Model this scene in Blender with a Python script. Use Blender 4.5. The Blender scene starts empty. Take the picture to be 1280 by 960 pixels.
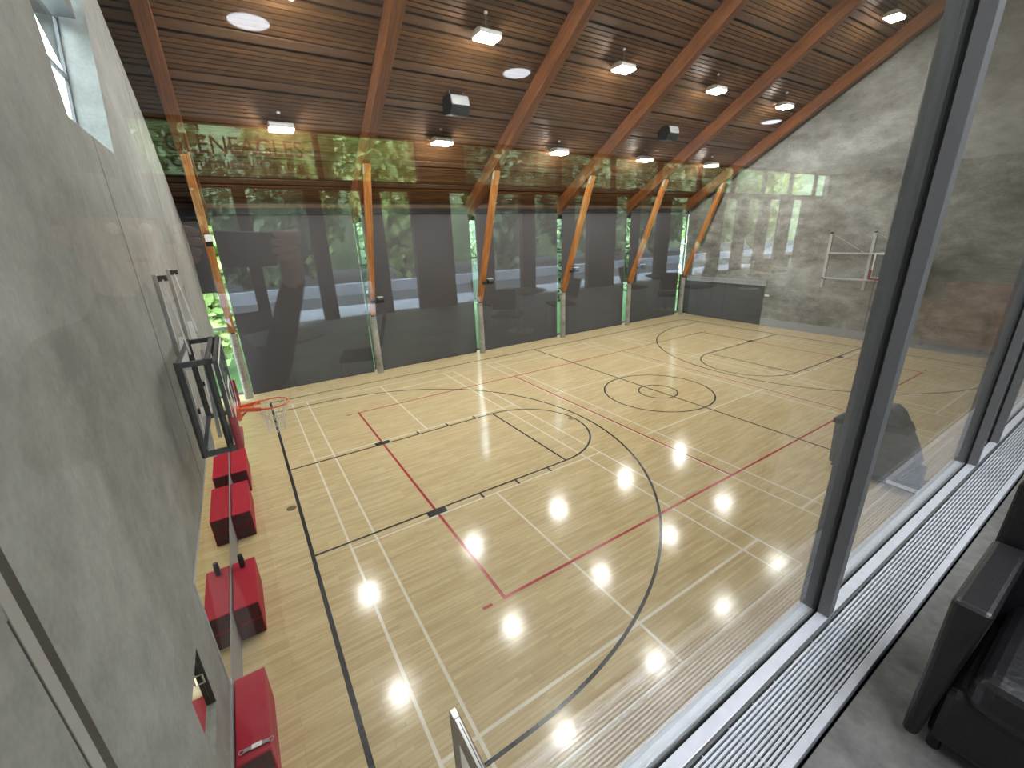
import bpy, bmesh, math, random
from mathutils import Vector, Matrix
from mathutils.geometry import tessellate_polygon
rnd = random.Random(7)
scene = bpy.context.scene
C = scene.collection
PI = math.pi

# ------------------------------------------------------------------ camera
cam = bpy.data.cameras.new('camera')
cam.sensor_width = 36.0
cam.lens = 36.0 * 529.5 / 1280.0
cam.clip_start = 0.02
cam.clip_end = 300
camo = bpy.data.objects.new('camera', cam)
camo.location = (-11.4837, -8.922, 5.2539)
camo.rotation_euler = (math.radians(70.650), math.radians(1.984), math.radians(-32.654))
C.objects.link(camo)
scene.camera = camo

# ------------------------------------------------------------------ world / exposure
w = bpy.data.worlds.new('overcast_sky')
scene.world = w
w.use_nodes = True
bg = w.node_tree.nodes['Background']
bg.inputs[0].default_value = (0.80, 0.89, 1.0, 1)
bg.inputs[1].default_value = 4.8
vs = scene.view_settings
vs.view_transform = 'Standard'
vs.look = 'None'
vs.gamma = 1.0
vs.use_curve_mapping = False
vs.exposure = 1.55
LAMP = 72.0          # radiance of the gym light lenses
DISC = 2.0           # radiance of the viewing room ceiling discs

# ------------------------------------------------------------------ helpers
def T(o, label=None, cat=None, group=None, kind=None):
    if label: o['label'] = label
    if cat: o['category'] = cat
    if group: o['group'] = group
    if kind: o['kind'] = kind
    return o

def empty(name, loc=(0, 0, 0), rz=0.0):
    o = bpy.data.objects.new(name, None)
    o.location = loc
    o.rotation_euler = (0, 0, rz)
    o.empty_display_size = 0.1
    C.objects.link(o)
    return o

def link(name, me, m=None, parent=None):
    o = bpy.data.objects.new(name, me)
    if m is not None and not me.materials: me.materials.append(m)
    C.objects.link(o)
    if parent is not None: o.parent = parent
    return o

def wl(o):
    v = Vector((0, 0, 0))
    while o is not None:
        v += o.location
        o = o.parent
    return v

def obj(name, bm, m, parent=None, smooth=False, bevel=0.0, local=False, segs=2):
    """link a bmesh (world coordinates unless local) as one mesh object"""
    if parent is not None and not local:
        bmesh.ops.translate(bm, verts=bm.verts, vec=-wl(parent))
    bmesh.ops.recalc_face_normals(bm, faces=bm.faces)
    me = bpy.data.meshes.new(name)
    bm.to_mesh(me)
    bm.free()
    if smooth:
        for p in me.polygons: p.use_smooth = True
    o = link(name, me, m, parent)
    if bevel > 0:
        b = o.modifiers.new('bevel', 'BEVEL')
        b.width = bevel
        b.segments = segs
        b.limit_method = 'ANGLE'
        b.angle_limit = 0.6
    return o

def B(): return bmesh.new()

def box(bm, x0, x1, y0, y1, z0, z1):
    v = [bm.verts.new(p) for p in ((x0,y0,z0),(x1,y0,z0),(x1,y1,z0),(x0,y1,z0),(x0,y0,z1),(x1,y0,z1),(x1,y1,z1),(x0,y1,z1))]
    for f in ((3,2,1,0),(4,5,6,7),(0,1,5,4),(1,2,6,5),(2,3,7,6),(3,0,4,7)):
        bm.faces.new([v[i] for i in f])
    return bm

def bx(*a): return box(B(), *a)

def tube(bm, p0, p1, r0, r1=None, n=10, cap=True):
    r1 = r0 if r1 is None else r1
    p0, p1 = Vector(p0), Vector(p1)
    d = (p1 - p0).normalized()
    a = d.orthogonal().normalized()
    b = d.cross(a)
    R0 = [bm.verts.new(p0 + (a*math.cos(t) + b*math.sin(t))*r0) for t in [2*PI*i/n for i in range(n)]]
    R1 = [bm.verts.new(p1 + (a*math.cos(t) + b*math.sin(t))*r1) for t in [2*PI*i/n for i in range(n)]]
    for i in range(n):
        bm.faces.new((R0[i], R0[(i+1) % n], R1[(i+1) % n], R1[i]))
    if cap:
        bm.faces.new(R0[::-1]); bm.faces.new(R1)
    return bm

def bar(bm, p0, p1, wd, ht, up=(0, 0, 1)):
    """rectangular bar from p0 to p1"""
    p0, p1 = Vector(p0), Vector(p1)
    d = (p1 - p0).normalized()
    s = d.cross(Vector(up))
    if s.length < 1e-4: s = d.orthogonal()
    s.normalize()
    u = s.cross(d).normalized()
    q = []
    for p in (p0, p1):
        for i, j in ((-1, -1), (1, -1), (1, 1), (-1, 1)):
            q.append(bm.verts.new(p + s*i*wd/2 + u*j*ht/2))
    for f in ((0,1,2,3),(7,6,5,4),(0,4,5,1),(1,5,6,2),(2,6,7,3),(3,7,4,0)):
        bm.faces.new([q[i] for i in f])
    return bm

def path(bm, pts, r, n=8, closed=False):
    pts = [Vector(p) for p in pts]
    rings = []
    N = len(pts)
    prev = None
    for i, p in enumerate(pts):
        if closed: d = (pts[(i+1) % N] - pts[i-1]).normalized()
        else: d = (pts[min(i+1, N-1)] - pts[max(i-1, 0)]).normalized()
        a = d.orthogonal().normalized() if prev is None else (prev - d*prev.dot(d)).normalized()
        prev = a
        b = d.cross(a)
        rings.append([bm.verts.new(p + (a*math.cos(2*PI*k/n) + b*math.sin(2*PI*k/n))*r) for k in range(n)])
    for i in range(N if closed else N-1):
        A, Bb = rings[i], rings[(i+1) % N]
        for k in range(n):
            bm.faces.new((A[k], A[(k+1) % n], Bb[(k+1) % n], Bb[k]))
    if not closed:
        bm.faces.new(rings[0][::-1]); bm.faces.new(rings[-1])
    return bm

def prism(bm, loops, axis, a0, a1):
    """polygon with holes (list of 2D loops) extruded along axis from a0 to a1"""
    def P(q, a):
        if axis == 0: return (a, q[0], q[1])
        if axis == 1: return (q[0], a, q[1])
        return (q[0], q[1], a)
    V0 = []; V1 = []
    for lp in loops:
        V0.append([bm.verts.new(P(q, a0)) for q in lp])
        V1.append([bm.verts.new(P(q, a1)) for q in lp])
    f0 = sum(V0, []); f1 = sum(V1, [])
    for t in tessellate_polygon([[Vector((q[0], q[1], 0)) for q in lp] for lp in loops]):
        try:
            bm.faces.new([f0[i] for i in t]); bm.faces.new([f1[i] for i in t][::-1])
        except ValueError: pass
    for A, Bb in zip(V0, V1):
        n = len(A)
        for i in range(n):
            bm.faces.new((A[i], A[(i+1) % n], Bb[(i+1) % n], Bb[i]))
    return bm

def lathe(bm, prof, n=24, c=(0, 0, 0)):
    rings = []
    for r, z in prof:
        rings.append([bm.verts.new((c[0]+r*math.cos(2*PI*k/n), c[1]+r*math.sin(2*PI*k/n), c[2]+z)) for k in range(n)])
    for i in range(len(prof)-1):
        for k in range(n):
            bm.faces.new((rings[i][k], rings[i][(k+1) % n], rings[i+1][(k+1) % n], rings[i+1][k]))
    bm.faces.new(rings[0][::-1]); bm.faces.new(rings[-1])
    return bm

# ------------------------------------------------------------------ materials
def newmat(name):
    m = bpy.data.materials.new(name)
    m.use_nodes = True
    nt = m.node_tree
    return m, nt, nt.nodes['Principled BSDF'], nt.links

def N(nt, t, **kw):
    n = nt.nodes.new(t)
    for k, v in kw.items(): setattr(n, k, v)
    return n

def ramp(nt, stops):
    r = nt.nodes.new('ShaderNodeValToRGB')
    e = r.color_ramp.elements
    while len(e) < len(stops): e.new(0.5)
    for i, (p, c) in enumerate(stops):
        e[i].position = p
        e[i].color = (*c, 1)
    return r

def simple(name, col, rough=0.5, metal=0.0, var=0.12, scale=9.0, bump=0.0, spec=0.5, stretch=None):
    m, nt, p, L = newmat(name)
    tc = N(nt, 'ShaderNodeTexCoord')
    mp = N(nt, 'ShaderNodeMapping')
    if stretch: mp.inputs['Scale'].default_value = stretch
    no = N(nt, 'ShaderNodeTexNoise')
    no.inputs['Scale'].default_value = scale
    no.inputs['Detail'].default_value = 5
    L.new(tc.outputs['Object'], mp.inputs[0]); L.new(mp.outputs[0], no.inputs['Vector'])
    c0 = tuple(c*(1-var) for c in col); c1 = tuple(min(1, c*(1+var)) for c in col)
    r = ramp(nt, [(0.3, c0), (0.7, c1)])
    L.new(no.outputs[0], r.inputs[0]); L.new(r.outputs[0], p.inputs['Base Color'])
    p.inputs['Roughness'].default_value = rough
    p.inputs['Metallic'].default_value = metal
    p.inputs['Specular IOR Level'].default_value = spec
    if bump:
        b = N(nt, 'ShaderNodeBump')
        b.inputs['Strength'].default_value = bump
        b.inputs['Distance'].default_value = 0.02
        L.new(no.outputs[0], b.inputs['Height']); L.new(b.outputs[0], p.inputs['Normal'])
    return m

def concrete(name, dark, mid, light, big=0.35, rough=0.75, bumps=0.15, stretch=(1, 1, 1)):
    m, nt, p, L = newmat(name)
    tc = N(nt, 'ShaderNodeTexCoord')
    mp = N(nt, 'ShaderNodeMapping'); mp.inputs['Scale'].default_value = stretch
    L.new(tc.outputs['Object'], mp.inputs[0])
    n1 = N(nt, 'ShaderNodeTexNoise'); n1.inputs['Scale'].default_value = big; n1.inputs['Detail'].default_value = 6; n1.inputs['Distortion'].default_value = 0.4
    n2 = N(nt, 'ShaderNodeTexNoise'); n2.inputs['Scale'].default_value = big*7; n2.inputs['Detail'].default_value = 8; n2.inputs['Roughness'].default_value = 0.7
    n3 = N(nt, 'ShaderNodeTexNoise'); n3.inputs['Scale'].default_value = 28; n3.inputs['Detail'].default_value = 4
    for n in (n1, n2, n3): L.new(mp.outputs[0], n.inputs['Vector'])
    mx = N(nt, 'ShaderNodeMix'); mx.inputs[0].default_value = 0.5
    L.new(n1.outputs[0], mx.inputs[2]); L.new(n2.outputs[0], mx.inputs[3])
    mx2 = N(nt, 'ShaderNodeMix'); mx2.inputs[0].default_value = 0.16
    L.new(mx.outputs[0], mx2.inputs[2]); L.new(n3.outputs[0], mx2.inputs[3])
    r = ramp(nt, [(0.39, dark), (0.5, mid), (0.61, light)])
    L.new(mx2.outputs[0], r.inputs[0]); L.new(r.outputs[0], p.inputs['Base Color'])
    p.inputs['Roughness'].default_value = rough
    b = N(nt, 'ShaderNodeBump'); b.inputs['Strength'].default_value = bumps; b.inputs['Distance'].default_value = 0.02
    L.new(mx2.outputs[0], b.inputs['Height']); L.new(b.outputs[0], p.inputs['Normal'])
    return m

def wood(name, c0, c1, grain, rough=0.45, rand=0.0, spec=0.4, rotx=0.0):
    m, nt, p, L = newmat(name)
    tc = N(nt, 'ShaderNodeTexCoord')
    mp = N(nt, 'ShaderNodeMapping'); mp.inputs['Scale'].default_value = grain
    oi = N(nt, 'ShaderNodeObjectInfo')
    ad = N(nt, 'ShaderNodeVectorMath', operation='ADD')
    sc = N(nt, 'ShaderNodeMath', operation='MULTIPLY'); sc.inputs[1].default_value = 37.0
    L.new(oi.outputs['Random'], sc.inputs[0])
    L.new(tc.outputs['Object'], ad.inputs[0]); L.new(sc.outputs[0], ad.inputs[1]); m0 = N(nt, 'ShaderNodeMapping'); m0.inputs['Rotation'].default_value = (rotx, 0, 0)
    L.new(ad.outputs[0], m0.inputs[0]); L.new(m0.outputs[0], mp.inputs[0])
    no = N(nt, 'ShaderNodeTexNoise'); no.inputs['Scale'].default_value = 3.0; no.inputs['Detail'].default_value = 6; no.inputs['Roughness'].default_value = 0.62
    L.new(mp.outputs[0], no.inputs['Vector'])
    r = ramp(nt, [(0.32, c0), (0.68, c1)])
    L.new(no.outputs[0], r.inputs[0])
    hs = N(nt, 'ShaderNodeHueSaturation')
    mr = N(nt, 'ShaderNodeMapRange'); mr.inputs[3].default_value = 1-rand; mr.inputs[4].default_value = 1+rand
    L.new(oi.outputs['Random'], mr.inputs[0]); L.new(mr.outputs[0], hs.inputs['Value'])
    L.new(r.outputs[0], hs.inputs['Color']); L.new(hs.outputs[0], p.inputs['Base Color'])
    p.inputs['Roughness'].default_value = rough
    p.inputs['Specular IOR Level'].default_value = spec
    return m

def maple(name):
    m, nt, p, L = newmat(name)
    tc = N(nt, 'ShaderNodeTexCoord')
    br = N(nt, 'ShaderNodeTexBrick')
    br.offset = 0.37; br.offset_frequency = 3; br.squash = 0.8; br.squash_frequency = 5
    br.inputs['Color1'].default_value = (0.68, 0.545, 0.315, 1)
    br.inputs['Color2'].default_value = (0.58, 0.445, 0.245, 1)
    br.inputs['Mortar'].default_value = (0.34, 0.24, 0.125, 1)
    br.inputs['Scale'].default_value = 1.0
    br.inputs['Brick Width'].default_value = 0.85
    br.inputs['Row Height'].default_value = 0.057
    br.inputs['Mortar Size'].default_value = 0.0012
    br.inputs['Mortar Smooth'].default_value = 0.2
    L.new(tc.outputs['Object'], br.inputs['Vector'])
    mp = N(nt, 'ShaderNodeMapping'); mp.inputs['Scale'].default_value = (0.7, 9, 1)
    L.new(tc.outputs['Object'], mp.inputs[0])
    no = N(nt, 'ShaderNodeTexNoise'); no.inputs['Scale'].default_value = 2.2; no.inputs['Detail'].default_value = 6
    L.new(mp.outputs[0], no.inputs['Vector'])
    r = ramp(nt, [(0.3, (0.82, 0.80, 0.76)), (0.7, (1.0, 1.0, 1.0))])
    L.new(no.outputs[0], r.inputs[0])
    mx = N(nt, 'ShaderNodeMix', data_type='RGBA', blend_type='MULTIPLY'); mx.inputs[0].default_value = 1.0
    L.new(br.outputs['Color'], mx.inputs[6]); L.new(r.outputs[0], mx.inputs[7])
    L.new(mx.outputs[2], p.inputs['Base Color'])
    n2 = N(nt, 'ShaderNodeTexNoise'); n2.inputs['Scale'].default_value = 5; n2.inputs['Detail'].default_value = 5
    L.new(tc.outputs['Object'], n2.inputs['Vector'])
    mr = N(nt, 'ShaderNodeMapRange'); mr.inputs[3].default_value = 0.085; mr.inputs[4].default_value = 0.17
    L.new(n2.outputs[0], mr.inputs[0]); L.new(mr.outputs[0], p.inputs['Roughness'])
    p.inputs['Specular IOR Level'].default_value = 0.36
    m3 = N(nt, 'ShaderNodeMapping'); m3.inputs['Scale'].default_value = (1.2, 17, 1)
    L.new(tc.outputs['Object'], m3.inputs[0])
    n3 = N(nt, 'ShaderNodeTexNoise'); n3.inputs['Scale'].default_value = 1.0; n3.inputs['Detail'].default_value = 3
    L.new(m3.outputs[0], n3.inputs['Vector'])
    b = N(nt, 'ShaderNodeBump'); b.inputs['Strength'].default_value = 0.12; b.inputs['Distance'].default_value = 0.006
    L.new(n3.outputs[0], b.inputs['Height']); L.new(b.outputs[0], p.inputs['Normal'])
    return m

def glass(name, tint=(0.96, 0.98, 0.97), f0=0.07, rough=0.0):
    """thin glazing: see-through with an angle dependent mirror reflection (Schlick)"""
    m, nt, p, L = newmat(name)
    nt.nodes.remove(p)
    out = nt.nodes['Material Output']
    tr = N(nt, 'ShaderNodeBsdfTransparent'); tr.inputs[0].default_value = (*tint, 1)
    gl = N(nt, 'ShaderNodeBsdfGlossy'); gl.inputs['Roughness'].default_value = rough; gl.inputs[0].default_value = (1, 1, 1, 1)
    lw = N(nt, 'ShaderNodeLayerWeight'); lw.inputs[0].default_value = 0.5
    pw = N(nt, 'ShaderNodeMath', operation='POWER'); pw.inputs[1].default_value = 5
    ma = N(nt, 'ShaderNodeMath', operation='MULTIPLY_ADD'); ma.inputs[1].default_value = 0.62; ma.inputs[2].default_value = f0
    mx = N(nt, 'ShaderNodeMixShader')
    L.new(lw.outputs['Facing'], pw.inputs[0]); L.new(pw.outputs[0], ma.inputs[0]); L.new(ma.outputs[0], mx.inputs[0])
    L.new(tr.outputs[0], mx.inputs[1]); L.new(gl.outputs[0], mx.inputs[2]); L.new(mx.outputs[0], out.inputs['Surface'])
    return m

def emit(name, col, s):
    m, nt, p, L = newmat(name)
    p.inputs['Base Color'].default_value = (*col, 1)
    p.inputs['Emission Color'].default_value = (*col, 1)
    p.inputs['Emission Strength'].default_value = s
    return m

M = dict(
    floor=maple('varnished_maple_strip'),
    conc=concrete('cast_concrete_wall', (0.20, 0.198, 0.19), (0.275, 0.273, 0.263), (0.355, 0.353, 0.343), big=0.45, stretch=(1, 1, 0.85)),
    conc_end=concrete('cast_concrete_end_wall', (0.12, 0.113, 0.098), (0.255, 0.248, 0.23), (0.43, 0.427, 0.412), big=0.32, bumps=0.3, stretch=(1, 0.7, 1.3)),
    conc_floor=concrete('polished_concrete_floor', (0.095, 0.094, 0.09), (0.155, 0.152, 0.144), (0.225, 0.222, 0.212), big=1.6, rough=0.42, bumps=0.05),
    stub=concrete('rough_concrete_column', (0.16, 0.15, 0.125), (0.28, 0.265, 0.225), (0.38, 0.36, 0.31), big=2.0, bumps=0.4),
    glulam=wood('glulam_fir_beam', (0.11, 0.038, 0.014), (0.33, 0.125, 0.042), (9, 0.35, 6), rough=0.4, rand=0.06, rotx=math.atan(0.61)),
    strut=wood('glulam_fir_strut', (0.26, 0.09, 0.022), (0.60, 0.25, 0.07), (7, 7, 0.4), rough=0.4, rand=0.05, rotx=-math.atan(2.0/5.13)),
    slat=wood('cedar_slat', (0.072, 0.034, 0.015), (0.20, 0.098, 0.04), (0.5, 12, 12), rough=0.55, rand=0.28),
    purlin=wood('fir_board', (0.085, 0.045, 0.025), (0.175, 0.094, 0.05), (0.5, 10, 10), rough=0.55, rand=0.1),
    deck=simple('dark_roof_deck', (0.018, 0.010, 0.006), 0.9, var=0.3),
    darkwood=simple('dark_stained_board', (0.03, 0.018, 0.012), 0.8, var=0.3),
    black=simple('black_court_paint', (0.014, 0.013, 0.016), 0.2, var=0.2),
    red=simple('red_court_paint', (0.36, 0.022, 0.025), 0.2, var=0.08),
    white=simple('white_court_paint', (0.74, 0.68, 0.55), 0.2, var=0.05),
    blind=simple('charcoal_mesh_blind', (0.062, 0.058, 0.064), 0.8, var=0.06, scale=40),
    blindbar=simple('black_blind_rail', (0.02, 0.02, 0.022), 0.5),
    alu=simple('dark_grey_aluminium', (0.15, 0.15, 0.155), 0.42, 0.2, var=0.05, scale=60),
    alulight=simple('anodised_aluminium_sill', (0.66, 0.68, 0.74), 0.36, 0.25, var=0.07, scale=18),
    gasket=simple('black_rubber_gasket', (0.008, 0.008, 0.009), 0.6),
    glass=glass('window_glass'),
    glass2=glass('facade_glass', (0.95, 0.98, 0.97), 0.03),
    mirror=simple('wall_mirror_silver', (0.80, 0.82, 0.66), 0.015, 1.0, var=0.01),
    kick=simple('grey_kick_board', (0.30, 0.29, 0.29), 0.5, var=0.06),
    endbase=simple('grey_rubber_base', (0.30, 0.31, 0.33), 0.6, var=0.06),
    header=simple('painted_steel_header', (0.30, 0.30, 0.32), 0.5, var=0.05),
    redvinyl=simple('red_vinyl', (0.38, 0.008, 0.030), 0.5, var=0.08, scale=6, bump=0.06, spec=0.25),
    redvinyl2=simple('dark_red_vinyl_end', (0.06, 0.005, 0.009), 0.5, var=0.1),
    steel=simple('brushed_steel', (0.45, 0.45, 0.46), 0.3, 0.9, var=0.08, scale=30),
    steelgrey=simple('grey_painted_steel', (0.50, 0.50, 0.51), 0.45, 0.2, var=0.08),
    blacksteel=simple('black_painted_steel', (0.022, 0.022, 0.024), 0.45, 0.2),
    framesteel=simple('charcoal_frame_steel', (0.075, 0.075, 0.078), 0.45, 0.2),
    orange=simple('orange_rim_paint', (0.80, 0.10, 0.012), 0.35, var=0.06),
    net=simple('white_net_cord', (0.72, 0.70, 0.66), 0.8),
    padred=simple('red_edge_pad', (0.30, 0.012, 0.022), 0.45, var=0.1),
    acryl=glass('clear_backboard', (0.90, 0.94, 0.95), 0.05),
    whitepaint=simple('white_marking', (0.82, 0.82, 0.83), 0.5, var=0.03),
    lens=emit('led_lens', (1.0, 0.97, 0.92), LAMP),
    disc=emit('ceiling_disc_diffuser', (0.86, 0.90, 1.0), DISC),
    tube=emit('fill_light_diffuser', (0.90, 0.94, 1.0), 26.0),  # glow of the added fill lights in the viewing room
    lampbody=simple('white_enamel', (0.75, 0.75, 0.76), 0.4, var=0.03),
    wire=simple('hanging_wire', (0.10, 0.08, 0.07), 0.5, 0.5),
    spk=simple('black_speaker_case', (0.012, 0.012, 0.013), 0.5),
    spkg=simple('grey_speaker_grille', (0.27, 0.27, 0.28), 0.5, 0.3, var=0.3, scale=90),
    leather=simple('black_leather', (0.010, 0.0095, 0.011), 0.38, var=0.3, scale=60, bump=0.12),
    brownleather=simple('brown_leather', (0.16, 0.065, 0.03), 0.45, var=0.2, scale=20, bump=0.1),
    doorwood=wood('door_veneer', (0.13, 0.08, 0.045), (0.20, 0.13, 0.078), (10, 10, 0.7), rough=0.4),
    plaster=simple('white_plaster_ceiling', (0.55, 0.54, 0.52), 0.8, var=0.04),
    greywall=simple('grey_painted_wall', (0.33, 0.33, 0.32), 0.7, var=0.05),
    tarp=simple('grey_tarpaulin', (0.085, 0.088, 0.095), 0.5, var=0.2, scale=7, bump=0.5),
    strap=simple('olive_webbing', (0.03, 0.026, 0.012), 0.6),
    leaf=None, bark=simple('bark', (0.09, 0.06, 0.04), 0.9, bump=0.6),
    pave=simple('pale_paving', (0.42, 0.45, 0.52), 0.8, var=0.1, scale=2),
    asphalt=simple('dark_asphalt', (0.07, 0.075, 0.08), 0.85, var=0.2, scale=6),
    grass=simple('grass', (0.05, 0.12, 0.03), 0.95, var=0.4, scale=12, bump=0.5),
    chair=simple('charcoal_upholstery', (0.03, 0.03, 0.033), 0.7, var=0.2),
    tabletop=simple('dark_table_laminate', (0.06, 0.055, 0.05), 0.35, var=0.1),
    letter=simple('dark_vinyl_lettering', (0.02, 0.02, 0.025), 0.6),
    brass=simple('dull_brass_plate', (0.20, 0.15, 0.075), 0.35, 0.5, var=0.15),
)
def leafmat(name, c0, c1):
    m, nt, p, L = newmat(name)
    oi = N(nt, 'ShaderNodeTexCoord')
    no = N(nt, 'ShaderNodeTexNoise'); no.inputs['Scale'].default_value = 0.9; no.inputs['Detail'].default_value = 7; no.inputs['Roughness'].default_value = 0.75
    L.new(oi.outputs['Object'], no.inputs['Vector'])
    r = ramp(nt, [(0.36, c0), (0.64, c1)])
    L.new(no.outputs[0], r.inputs[0]); L.new(r.outputs[0], p.inputs['Base Color'])
    p.inputs['Roughness'].default_value = 0.6
    return m
M['leaf'] = leafmat('leaf_mid_green', (0.14, 0.22, 0.10), (0.44, 0.56, 0.28))
M['leaf2'] = leafmat('leaf_yellow_green', (0.20, 0.34, 0.08), (0.62, 0.74, 0.28))
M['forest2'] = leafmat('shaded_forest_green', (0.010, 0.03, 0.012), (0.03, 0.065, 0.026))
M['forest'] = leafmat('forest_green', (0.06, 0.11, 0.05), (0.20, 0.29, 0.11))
M['leaf3'] = leafmat('leaf_dark_green', (0.08, 0.14, 0.075), (0.28, 0.39, 0.20))

# ------------------------------------------------------------------ main dimensions (metres, court centre = origin)
XL, XE = -12.47, 12.85         # mirrored concrete wall / concrete end wall
YF = 8.45                      # line of the columns under the blinds
YN = -8.32                     # wall below the viewing room
YG = -8.39                     # viewing glass
ZS = 3.6                       # viewing room floor
YB = -18.05                    # back facade of the viewing room
ZC = 7.4                       # viewing room ceiling
SL = 0.61
def RB(y): return 6.38 + SL*(8.45 - y)        # underside of the roof beams
DS = 0.55                                     # slats above it
ANG = -math.atan(SL)
BX = [-11.93, -7.13, -2.24, 2.66, 7.55, 12.43]
BAY = [-9.55, -4.75, 0.2, 5.1, 10.0]

# ================================================================== SETTING
# ---- gym floor and its court lines
floor = T(obj('floor', bx(XL-0.05, XE+0.35, YN, 9.35, -0.15, 0.0), M['floor']), 'pale varnished maple gym floor with painted court lines', kind='structure')
def strip(name, m, x0, y0, x1, y1, wd, top=0.0012):
    bm = B()
    bar(bm, (x0, y0, top/2), (x1, y1, top/2), wd, top)
    return obj(name, bm, m, floor)
def arcline(name, m, cx, cy, r, a0, a1, wd, closed=False, n=72, top=0.0015):
    bm = B()
    k = n if closed else n+1
    q = []
    for i in range(k):
        t = a0 + (a1-a0)*i/n
        c, s = math.cos(t), math.sin(t)
        q.append([bm.verts.new((cx+(r+e)*c, cy+(r+e)*s, z)) for e, z in ((-wd/2, 0), (wd/2, 0), (wd/2, top), (-wd/2, top))])
    for i in range(n):
        A, D = q[i], q[(i+1) % k]
        for j in range(4):
            bm.faces.new((A[j], A[(j+1) % 4], D[(j+1) % 4], D[j]))
    if not closed:
        bm.faces.new(q[0]); bm.faces.new(q[-1][::-1])
    return obj(name, bm, m, floor)
# badminton courts (white)
for cx in (-7.66, 0.0, 7.66):
    for dx in (-3.05, -2.59, 2.59, 3.05):
        strip('badminton_line', M['white'], cx+dx, -6.7, cx+dx, 6.7, 0.042, 0.0008)
    for y in (-6.7, -5.97, -2.0, 2.0, 5.97, 6.7):
        strip('badminton_line', M['white'], cx-3.05, y, cx+3.05, y, 0.042, 0.0010)
    if cx:
        for s in (-1, 1): strip('badminton_line', M['white'], cx, 2.0*s, cx, 6.7*s, 0.042, 0.0009)
# volleyball (red)
for y in (-4.5, 4.5):
    strip('volleyball_line', M['red'], -9.03, y, 9.03, y, 0.055, 0.0014)
for x in (-9, -3, 3, 9):
    strip('volleyball_line', M['red'], x, -4.5, x, 4.5, 0.055, 0.0013)
for x in (-9.3, 9.3):
    for y in (-4.5, 4.5): strip('volleyball_tick', M['red'], x-0.08, y, x+0.08, y, 0.055, 0.0014)
# basketball (black)
HL, HW = 11.33, 7.37
for x in (-HL, HL): strip('basketball_line', M['black'], x, -HW, x, HW, 0.065, 0.0018)
for y in (-HW, HW): strip('basketball_line', M['black'], -HL, y, HL, y, 0.05, 0.0017)
strip('basketball_line', M['black'], 0, -HW, 0, HW, 0.05, 0.0016)
arcline('centre_circle', M['black'], 0, 0, 1.80, 0, 2*PI, 0.05, True)
arcline('centre_circle', M['black'], 0, 0, 0.64, 0, 2*PI, 0.05, True, 48)
for s in (-1, 1):
    for y in (-1.80, 1.80): strip('key_line', M['black'], s*HL, y, s*(HL-5.77), y, 0.05, 0.0017)
    strip('key_line', M['black'], s*(HL-5.77), -1.80, s*(HL-5.77), 1.80, 0.05, 0.0016)
    a = -PI/2 if s < 0 else PI/2
    arcline('free_throw_arc', M['black'], s*(HL-5.77), 0, 1.80, a, a+PI, 0.05, False, 40)
    bmx = s*(HL-1.575)
    arcline('three_point_arc', M['black'], bmx, 0, 6.25, a, a+PI, 0.05, False, 80, 0.0021)
    for y in (-6.25, 6.25): strip('three_point_line', M['black'], s*HL, y, bmx, y, 0.05, 0.0020)
    for y in (-1, 1):
        strip('key_block', M['black'], s*(HL-2.13), y*1.88, s*(HL-2.53), y*1.88, 0.19, 0.0022)
        for d in (3.36, 4.27, 5.18):
            strip('key_tick', M['black'], s*(HL-d), y*1.82, s*(HL-d), y*2.0, 0.05, 0.0019)
plates = [(-11.47, 0.03), (-12.24, 0.03), (-3.84, 0.04), (10.96, 5.05), (5.36, 0.98), (3.8, 0.02), (5.4, 5.04), (10.92, 0.99), (11.55, 0.02), (10.92, -0.95), (5.4, -0.95), (-0.06, 7.99)]
pm = None
for x, y in plates:
    if pm is None:
        o = obj('floor_socket_plate', lathe(B(), [(0.0001, 0), (0.095, 0), (0.10, 0.001), (0.098, 0.0035), (0.07, 0.004), (0.0001, 0.004)], 20), M['brass'], floor, local=True); pm = o.data
    else: o = link('floor_socket_plate', pm, None, floor)
    o.location = (x, y, 0.0)

# ---- mirrored concrete wall (left)
W1 = [(-2.93, 6.43), (-0.93, 6.43), (0.19, 8.22), (0.55, 8.8), (-2.93, 8.8)]
W2 = [(-5.50, 1.13), (-4.92, 1.13), (-4.92, 1.82), (-5.50, 1.82)]
GR = (-6.77, -6.68)
outer = [(8.3, 0), (8.3, 5.35), (6.9, 6.6), (5.0, 7.97), (2.3, 9.2), (-8.55, 15.8), (-8.55, 7.9), (-18.4, 7.9), (-18.4, 0)]
wall_left = T(obj('wall_left', prism(B(), [outer, W1, W2], 0, XL-0.34, XL), M['conc']), 'tall cast concrete wall with slanted window opening and mirror strip', kind='structure')
# thin recess lines in the casting: shallow dark joint strips
for (y0, y1, z0, z1) in ((-6.765, -6.69, 0.62, 7.5), (-2.075, -2.055, 2.1, 6.43), (-6.86, -6.85, 0.62, 3.95), (3.1, 3.115, 2.1, 8.7)):
    obj('wall_joint', bx(XL-0.004, XL+0.0015, y0, y1, z0, z1), M['gasket'], wall_left)
obj('joint_strip', bx(XL-0.004, XL+0.004, -6.848, -6.767, 0.62, 7.5), M['kick'], wall_left)
# added dark closure against light leaking through the open strip over the wall top
T(obj('wall_left_upper', prism(B(), [[(9.3, 3.0), (9.3, RB(9.3)+0.7), (-8.6, RB(-8.6)+0.7), (-8.6, 15.3), (2.3, 8.9), (5.0, 7.6), (6.9, 6.2), (8.3, 3.0)]], 0, XL-0.46, XL-0.40), M['darkwood']), 'added dark closure boarding above the concrete wall', kind='structure')
T(obj('baseboard_left', bx(XL, XL+0.018, -7.95, 8.25, 0, 0.60), M['kick']), 'grey smooth kick board under the wall mirrors', kind='structure')
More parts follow.
